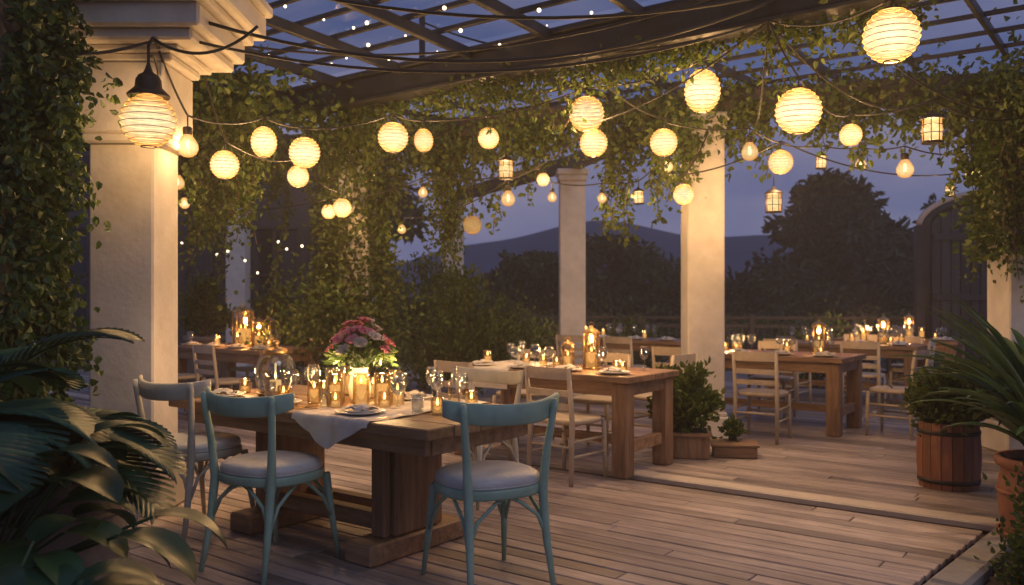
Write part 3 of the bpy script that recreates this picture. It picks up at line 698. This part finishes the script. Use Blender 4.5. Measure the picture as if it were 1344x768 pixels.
for k in range(40): strand(mb,(4.45+R.uniform(-.4,.35),7.3+R.uniform(-.3,.3),R.uniform(2.5,3.3)),R.uniform(.3,1.5),dens=70,sp=.07)
mb.obj('climbing_vine',recalc=False)

def bush(name,loc,rx,rz,n,mat='vine',size=.07,clumps=14,stem=True):
    mb=MB(); 
    for k in range(clumps):
        d=np.array([R.gauss(0,1),R.gauss(0,1),abs(R.gauss(0,.9))]); d/=np.linalg.norm(d)+1e-6
        c=d*[rx*.65,rx*.65,rz*.75]*R.uniform(.4,1.15)+[0,0,rz*.25]
        m=n//clumps; rr=rx*R.uniform(.22,.42)
        C=c+NR.normal(size=(m,3))*rr*.55
        mb.leafs(C,(C-[0,0,0])*.8/rx+NR.normal(size=C.shape)*.6,NR.uniform(.6,1.2,m)*size,NR.uniform(.45,.7,m)*size,mat)
        if stem: mb.tube([(0,0,-.05),tuple(c*.5+[0,0,.02]),tuple(c)],[.012,.008,.004],'bark',5)
    return mb.obj(name,loc,recalc=False)
bush('garden_shrub',(-.55,11.2,.0),.75,1.45,6200,clumps=26)
bush('garden_shrub',(-1.3,12.6,.0),.8,1.7,4500,clumps=24)
bush('garden_shrub',(.1,13.0,.0),.7,1.2,3200,clumps=20)
bush('garden_shrub',(-2.9,12.5,.0),.6,1.4,2600,clumps=18)
bush('garden_shrub',(-3.2,15.0,.0),.9,1.8,2200,'ivy',clumps=18)
bush('garden_shrub',(1.9,14.0,.0),.7,1.0,2400,clumps=18)
bush('garden_shrub',(4.6,12.9,.0),.7,.9,2200,clumps=18)
mb=MB()
mb.box((0,0,.10),(.42,.30,.20),'woodv',.01); mb.box((0,0,.205),(.46,.34,.03),'wood',.008); mb.box((0,0,.222),(.38,.26,.01),'soil',.002)
mb.box((.42,.10,.05),(.36,.28,.10),'wood',.01); mb.box((.42,.10,.107),(.40,.30,.02),'wood',.004)
mb.obj('wooden_planter',(1.46,7.25,0),ROT*.3)
bush('potted_shrub',(1.46,7.25,.22),.30,.46,2600,'vine',.065,18)
bush('potted_shrub',(1.90,7.35,.11),.12,.14,300,'vine',.05,8)
def pot(name,loc,r,h,mat,bands=True):
    mb=MB()
    prof=[(0,0),(r*.72,0),(r*.76,.01),(r*.90,h*.35),(r*.96,h*.6),(r*.94,h*.8),(r*.88,h*.88),(r*.92,h*.90),(r*1.0,h*.92),(r*1.02,h*.96),(r*1.0,h),(r*.9,h),(r*.86,h*.93)]
    mb.lathe(prof,mat,n=36); mb.lathe([(0,h*.92),(r*.87,h*.925)],'soil',n=36)
    if bands:
        for z in (.3,.68): mb.lathe([(r*.9+.01,h*z-.012),(r*.955+.008,h*z-.01),(r*.965+.008,h*z+.01),(r*.9+.01,h*z+.012)],mat,n=36)
    return mb.obj(name,loc)
def barrel(name,loc,r,h):
    mb=MB(); ns=18
    for k in range(ns):
        t=2*math.pi*k/ns; w=math.pi/ns*.94
        vs=[];fs=[]
        for i in range(7):
            z=h*i/6; rr=r*(.86+.14*math.sin(math.pi*(.15+.7*i/6)))
            for dt,dr in ((-w,0),(w,0),(w,-.02),(-w,-.02)):
                vs.append(((rr+dr)*math.cos(t+dt),(rr+dr)*math.sin(t+dt),z))
        for i in range(6):
            for q in range(4): q2=(q+1)%4; fs.append([i*4+q,i*4+q2,(i+1)*4+q2,(i+1)*4+q])
        fs.append([0,1,2,3]); fs.append([24,25,26,27]); mb.add(vs,fs,'redwood')
    for z in (.12,.86):
        rr=r*(.86+.14*math.sin(math.pi*(.15+.7*z)))
        mb.lathe([(rr,h*z-.014),(rr+.005,h*z-.014),(rr+.005,h*z+.014),(rr,h*z+.014)],'iron',n=36)
    mb.lathe([(0,h*.9),(r*.88,h*.9)],'soil',n=30)
    return mb.obj(name,loc)
barrel('barrel_planter',(3.12,6.10,0),.21,.46); bush('potted_shrub',(3.12,6.10,.42),.28,.40,2200,'vine',.065,16)
pot('terracotta_pot',(2.98,4.72,-.14),.27,.60,'terracotta')
pot('stone_pot',(-1.95,3.62,0),.31,.66,'stone')
pot('stone_pot',(-4.4,12.2,0),.28,.8,'stone'); bush('potted_shrub',(-4.4,12.2,.75),.42,.9,2200,'vine',.08,16)
pot('stone_pot',(-3.6,12.9,0),.25,.7,'stone'); bush('potted_shrub',(-3.6,12.9,.65),.35,.8,1500,'vine',.08,14)
bush('boxwood_shrub',(2.62,4.05,-.14),.34,.52,5200,'vine',.042,30)
bush('boxwood_shrub',(3.4,4.3,-.14),.4,.5,3000,'ivy',.045,22)
bush('boxwood_shrub',(2.35,3.2,-.14),.3,.25,1600,'ivy',.04,18)

def blade(mb,base,az,L,W,el0,el1,mat,n=8,cup=.15):
    p=Vector(base); vs=[];fs=[]; side=Vector((-math.sin(az),math.cos(az),0)); m=4
    for i in range(n+1):
        t=i/n; el=el0+(el1-el0)*t; d=Vector((math.cos(az)*math.cos(el),math.sin(az)*math.cos(el),math.sin(el)))
        up=side.cross(d)*-1
        w=W*(math.sin(math.pi*min(1,(t*.93+.07)))**.7)*(1-.15*t) if i<n else 0.001
        for j in range(m+1):
            k=-1+2*j/m
            vs.append(p+side*(k*w*.5)+up*(abs(k)*w*cup))
        p=p+d*(L/n)
    for i in range(n):
        for k in range(m): fs.append([i*(m+1)+k,i*(m+1)+k+1,(i+1)*(m+1)+k+1,(i+1)*(m+1)+k])
    mb.add(vs,fs,mat,True)
def straps(name,loc,n,L,W,mat='strap'):
    mb=MB()
    for k in range(n):
        az=k*2.4+R.uniform(-.3,.3); f=R.random()
        blade(mb,(.03*math.cos(az),.03*math.sin(az),0),az,L*R.uniform(.7,1.1),W*R.uniform(.7,1.2),1.45-.5*f,.75-1.5*f,mat,10,.22)
    return mb.obj(name,loc,recalc=False)
straps('agave_plant',(2.98,4.72,.40),54,.85,.085)
straps('agave_plant',(3.25,5.25,.45),64,1.05,.085)
straps('agave_plant',(3.7,5.9,.3),54,1.3,.09)
straps('agave_plant',(4.2,6.8,.0),40,1.4,.1)
def broad(name,loc,n,L,W,st=.25):
    mb=MB()
    for k in range(n):
        az=k*2.4+R.uniform(-.4,.4); f=R.random(); el=1.2-.8*f
        s=st*R.uniform(.6,1.5); e=Vector((math.cos(az)*math.cos(el),math.sin(az)*math.cos(el),math.sin(el)))*s
        mb.tube([(0,0,0),tuple(e*.5+Vector((0,0,.02))),tuple(e)],.006,'broad',5,False)
        blade(mb,e,az,L*R.uniform(.7,1.2),W*R.uniform(.8,1.2),.6-.6*f,-.7-.5*f,'broad',9,.12)
    return mb.obj(name,loc,recalc=False)
broad('broadleaf_plant',(-1.95,3.62,.60),22,.28,.15,.20)
broad('broadleaf_plant',(-1.85,2.95,.30),56,.30,.17,.42)
broad('broadleaf_plant',(-2.3,3.1,.50),44,.32,.18,.45)
broad('broadleaf_plant',(-1.55,2.35,.15),34,.25,.15,.4)
def palm(name,loc,n,L,el=(1.2,.3),droop=1.3,ll=.30):
    mb=MB()
    for k in range(n):
        az=k*2.4+R.uniform(-.2,.2)
        e0=R.uniform(el[1],el[0]); p=Vector((0,0,0)); pts=[p.copy()]; m=26; side=Vector((-math.sin(az),math.cos(az),0))
        for i in range(m):
            t=i/m; e=e0-droop*t*t-.2*t; d=Vector((math.cos(az)*math.cos(e),math.sin(az)*math.cos(e),math.sin(e))); p=p+d*(L/m); pts.append(p.copy())
            if t>.12:
                lw=ll*math.sin(math.pi*(.12+.85*(t-.12)/.88))**.6
                for s in (-1,1):
                    dv=(side*s*.9+d*.75+Vector((0,0,.12))).normalized()
                    q=p; vs=[];fs=[]; wd=.046
                    for j in range(5):
                        tt=j/4; w=wd*(1-tt**3)+.001; dd=(dv+Vector((0,0,-.35*tt))).normalized()
                        vs+= [q-d*w*.5,q+Vector((0,0,.010)),q+d*w*.5]; q=q+dd*lw/4
                    for j in range(4):
                        for c in (0,1): fs.append([j*3+c,j*3+c+1,(j+1)*3+c+1,(j+1)*3+c])
                    mb.add(vs,fs,'palm',True)
        mb.tube(pts,[.009-.007*i/m for i in range(m+1)],'palm',5,False)
    return mb.obj(name,loc,recalc=False)
palm('palm_plant',(-2.35,3.45,.60),14,1.0,(1.15,.35),1.2,.30)
palm('palm_plant',(-2.25,3.0,.80),10,.75,(1.0,.3),1.1,.28)

# ------------------------------------------------------------ trees beyond the terrace
def tree(loc,h,rx,n_cl,per,lsize,shape='cone'):
    mb=MB(); th=h*.35
    mb.tube([(0,0,-.3),(.05,0,th*.5),(-.05,.05,th),(.0,0,h*.75)],[h*.035,h*.028,h*.022,h*.008],'bark',8)
    for k in range(n_cl):
        z=R.random()**.8; zz=th*.45+z*(h-th*.45)
        wid=rx*((1-z)**.75+.04 if shape=='cone' else math.sqrt(max(.05,1-(z*1.6-.8)**2)))
        a=R.random()*6.283; rr=wid*math.sqrt(R.random())*1.05
        c=np.array([rr*math.cos(a),rr*math.sin(a),zz])
        if k%3==0: mb.tube([(0,0,zz*.7),(c[0]*.5,c[1]*.5,zz*.85),tuple(c)],[h*.012,h*.007,h*.003],'bark',5,False)
        cr=rx*R.uniform(.12,.24); m=per
        d=NR.normal(size=(m,3)); d/=np.linalg.norm(d,axis=1,keepdims=True)
        C=c+d*cr*NR.uniform(.3,1.1,(m,1))*[1,1,.65]
        mb.leafs(C,d*.7+NR.normal(size=(m,3))*.4+[0,0,-.35],NR.uniform(.6,1.3,m)*lsize,NR.uniform(.35,.55,m)*lsize,'treeleaf')
    return mb.obj('garden_tree',loc,R.random()*6,recalc=False)
tree((10.8,29,-.15),5.3,3.6,100,120,.36)
tree((14.6,33,-.15),3.8,3.2,50,100,.36,'round')
tree((3.4,30,-.15),3.3,2.1,60,110,.32,'round')
tree((.9,31,-.15),2.9,1.6,45,110,.32,'round')
tree((5.6,34,-.15),2.6,1.7,40,90,.32,'round')
tree((-6.,24,-.15),5.6,3.0,60,100,.34,'round')
tree((-10.5,23,-.15),6.5,3.4,60,100,.34,'round')
tree((20.,36,-.15),5.0,3.6,50,100,.4,'round')
mb=MB()
for k in range(150):
    x=-30+k*.5+R.uniform(-.3,.3); hh=1.0+.35*math.sin(k*.37)+.25*math.sin(k*.9)+R.uniform(-.2,.3); m=90
    C=np.array([x,38+R.uniform(-1.5,1.5),hh*.5])+NR.normal(size=(m,3))*[.5,.5,hh*.33]
    mb.leafs(C,NR.normal(size=(m,3)),.36,.2,'treeleaf')
mb.obj('distant_hedge',recalc=False)
mb=MB()
for k in range(90):
    x=-3+k*.14; m=80
    C=np.array([x,17.2,.45])+NR.normal(size=(m,3))*[.12,.22,.26]
    mb.leafs(C,NR.normal(size=(m,3)),.11,.06,'ivy')
mb.obj('boxwood_hedge',recalc=False)

# ------------------------------------------------------------ railing, gate, building
mb=MB()
def rail(p,q):
    p=Vector(p);q=Vector(q);L=(q-p).length;n=int(L/1.6)
    mb.beam(p+Vector((0,0,1.0)),q+Vector((0,0,1.0)),.09,.05,'darkwood'); mb.beam(p+Vector((0,0,.86)),q+Vector((0,0,.86)),.04,.06,'darkwood'); mb.beam(p+Vector((0,0,.12)),q+Vector((0,0,.12)),.04,.06,'darkwood')
    for i in range(n+1):
        c=p.lerp(q,i/n); mb.box((c.x,c.y,.53),(.1,.1,1.06),'darkwood',.01)
    m=int(L/.12)
    for i in range(m):
        c=p.lerp(q,(i+.5)/m); mb.box((c.x,c.y,.49),(.03,.03,.72),'darkwood',.003)
rail((.4,15.2,0),(9.5,13.2,0)); mb.obj('timber_railing')
mb=MB(); W2,z0,ris=1.10,2.42,.36
def arch(x): return z0+ris*math.sqrt(max(0,1-(x/W2)**2))
n=16
for i in range(n):
    x0=-W2+2*W2*i/n; x1=x0+2*W2/n; h0=arch((x0+x1)/2)
    mb.box(((x0+x1)/2,0,h0/2),(x1-x0-.014,.05+.03*(i%2),h0),'gatewood',.004)
for z in (.35,1.35,2.25): 
    mb.box((-W2/2,-.055,z),(W2-.06,.03,.10),'gatewood'); mb.box((W2/2,-.055,z),(W2-.06,.03,.10),'gatewood')
pts=[(-W2-.06,0,0),(-W2-.06,0,z0)]+[(-(W2+.06)*math.cos(t),0,z0+(ris+.06)*math.sin(t)) for t in np.linspace(0.05,math.pi-.05,24)]+[(W2+.06,0,z0),(W2+.06,0,0)]
mb.tube(pts,.07,'steel',8); 
pts2=[(-(W2+.16)*math.cos(t),0,z0+(ris+.16)*math.sin(t)) for t in np.linspace(0,math.pi,26)]
mb.tube(pts2,.045,'strip',8)
mb.box((-W2-.16,0,z0/2),(.12,.16,z0),'steel'); mb.box((W2+.16,0,z0/2),(.12,.16,z0),'steel')
mb.obj('arched_gate',(7.35,12.6,0),-.15)
mb=MB()
mb.box((-3.0,1.2,2.0),(7.6,2.2,4.2),'dark',.02); mb.box((-3.0,.02,4.15),(7.9,.4,.22),'darkwood',.02)
for i in range(6):
    x=-6.2+i*1.25
    mb.box((x,.07,1.35),(.95,.06,2.7),'pane',.004)
    for dx in (-.49,.49,0): mb.box((x+dx,.04,1.37),(.06,.08,2.74),'darkwood',.005)
    for z in (.05,.9,1.8,2.75): mb.box((x,.035,z),(1.04,.07,.06),'darkwood',.005)
mb.obj('pavilion_building',(-3.6,17.2,0))

# ------------------------------------------------------------ faint scattering volume added over the terrace for halos around the lanterns
m,nt,out=newmat('halo_haze'); vs_=N(nt,'ShaderNodeVolumeScatter'); vs_.inputs['Density'].default_value=.0055; vs_.inputs['Anisotropy'].default_value=.5
vs_.inputs['Color'].default_value=(1,.97,.93,1); nt.links.new(vs_.outputs[0],out.inputs['Volume']); M['haze']=m
mb=MB(); mb.box((0,0,1.8),(22,22,4.1),'haze',.01); mb.obj('halo_haze',(-.5,10.0,-.12))

# ------------------------------------------------------------ world, sun, camera
w=bpy.data.worlds.new('World'); scene.world=w; w.use_nodes=True; nt=w.node_tree; nt.nodes.clear(); L=nt.links.new
out=N(nt,'ShaderNodeOutputWorld'); tc=N(nt,'ShaderNodeTexCoord'); sp=N(nt,'ShaderNodeSeparateXYZ'); L(tc.outputs['Generated'],sp.inputs[0])
r=ramp(nt,[(0.,(.14,.155,.28)),(.10,(.10,.125,.27)),(.28,(.06,.095,.24)),(.7,(.055,.10,.25))]); L(sp.outputs[2],r.inputs[0])
mp=N(nt,'ShaderNodeMapping'); mp.inputs['Scale'].default_value=(2.2,2.2,7); L(tc.outputs['Generated'],mp.inputs[0])
no=N(nt,'ShaderNodeTexNoise'); no.inputs['Scale'].default_value=1.6; no.inputs['Detail'].default_value=7; L(mp.outputs[0],no.inputs['Vector'])
cr=ramp(nt,[(.42,(0,0,0)),(.72,(1,1,1))]); L(no.outputs[0],cr.inputs[0])
mx=N(nt,'ShaderNodeMix',data_type='RGBA'); L(cr.outputs[0],mx.inputs[0]); L(r.outputs[0],mx.inputs[6]); mx.inputs[7].default_value=(.20,.20,.32,1)
bg=N(nt,'ShaderNodeBackground'); L(mx.outputs[2],bg.inputs[0]); bg.inputs[1].default_value=1.0
sk=N(nt,'ShaderNodeTexSky',sky_type='NISHITA'); sk.sun_disc=False; sk.sun_elevation=math.radians(1.0); sk.sun_rotation=math.radians(140)
bg2=N(nt,'ShaderNodeBackground'); L(sk.outputs[0],bg2.inputs[0]); bg2.inputs[1].default_value=.010
ad=N(nt,'ShaderNodeAddShader'); L(bg.outputs[0],ad.inputs[0]); L(bg2.outputs[0],ad.inputs[1]); L(ad.outputs[0],out.inputs[0])
sl=bpy.data.lights.new('dusk_fill','SUN'); sl.energy=.42; sl.angle=math.radians(25); sl.color=(.88,.86,1.0)  # soft lamp added in place of dusk sky glow, lifts the front plants
so=bpy.data.objects.new('dusk_fill',sl); so.rotation_euler=(math.radians(48),0,math.radians(40)); link(so)
cam=bpy.data.cameras.new('camera'); cam.lens=30; cam.sensor_width=36; cam.shift_y=.0045; cam.clip_end=2000; cam.clip_start=.05
cam.dof.use_dof=True; cam.dof.focus_distance=4.7; cam.dof.aperture_fstop=2.4
co=bpy.data.objects.new('camera',cam); co.location=(0,0,1.35); co.rotation_euler=(math.radians(90),0,0); link(co); scene.camera=co
scene.view_settings.view_transform='Standard'; scene.view_settings.look='None'; scene.view_settings.exposure=0
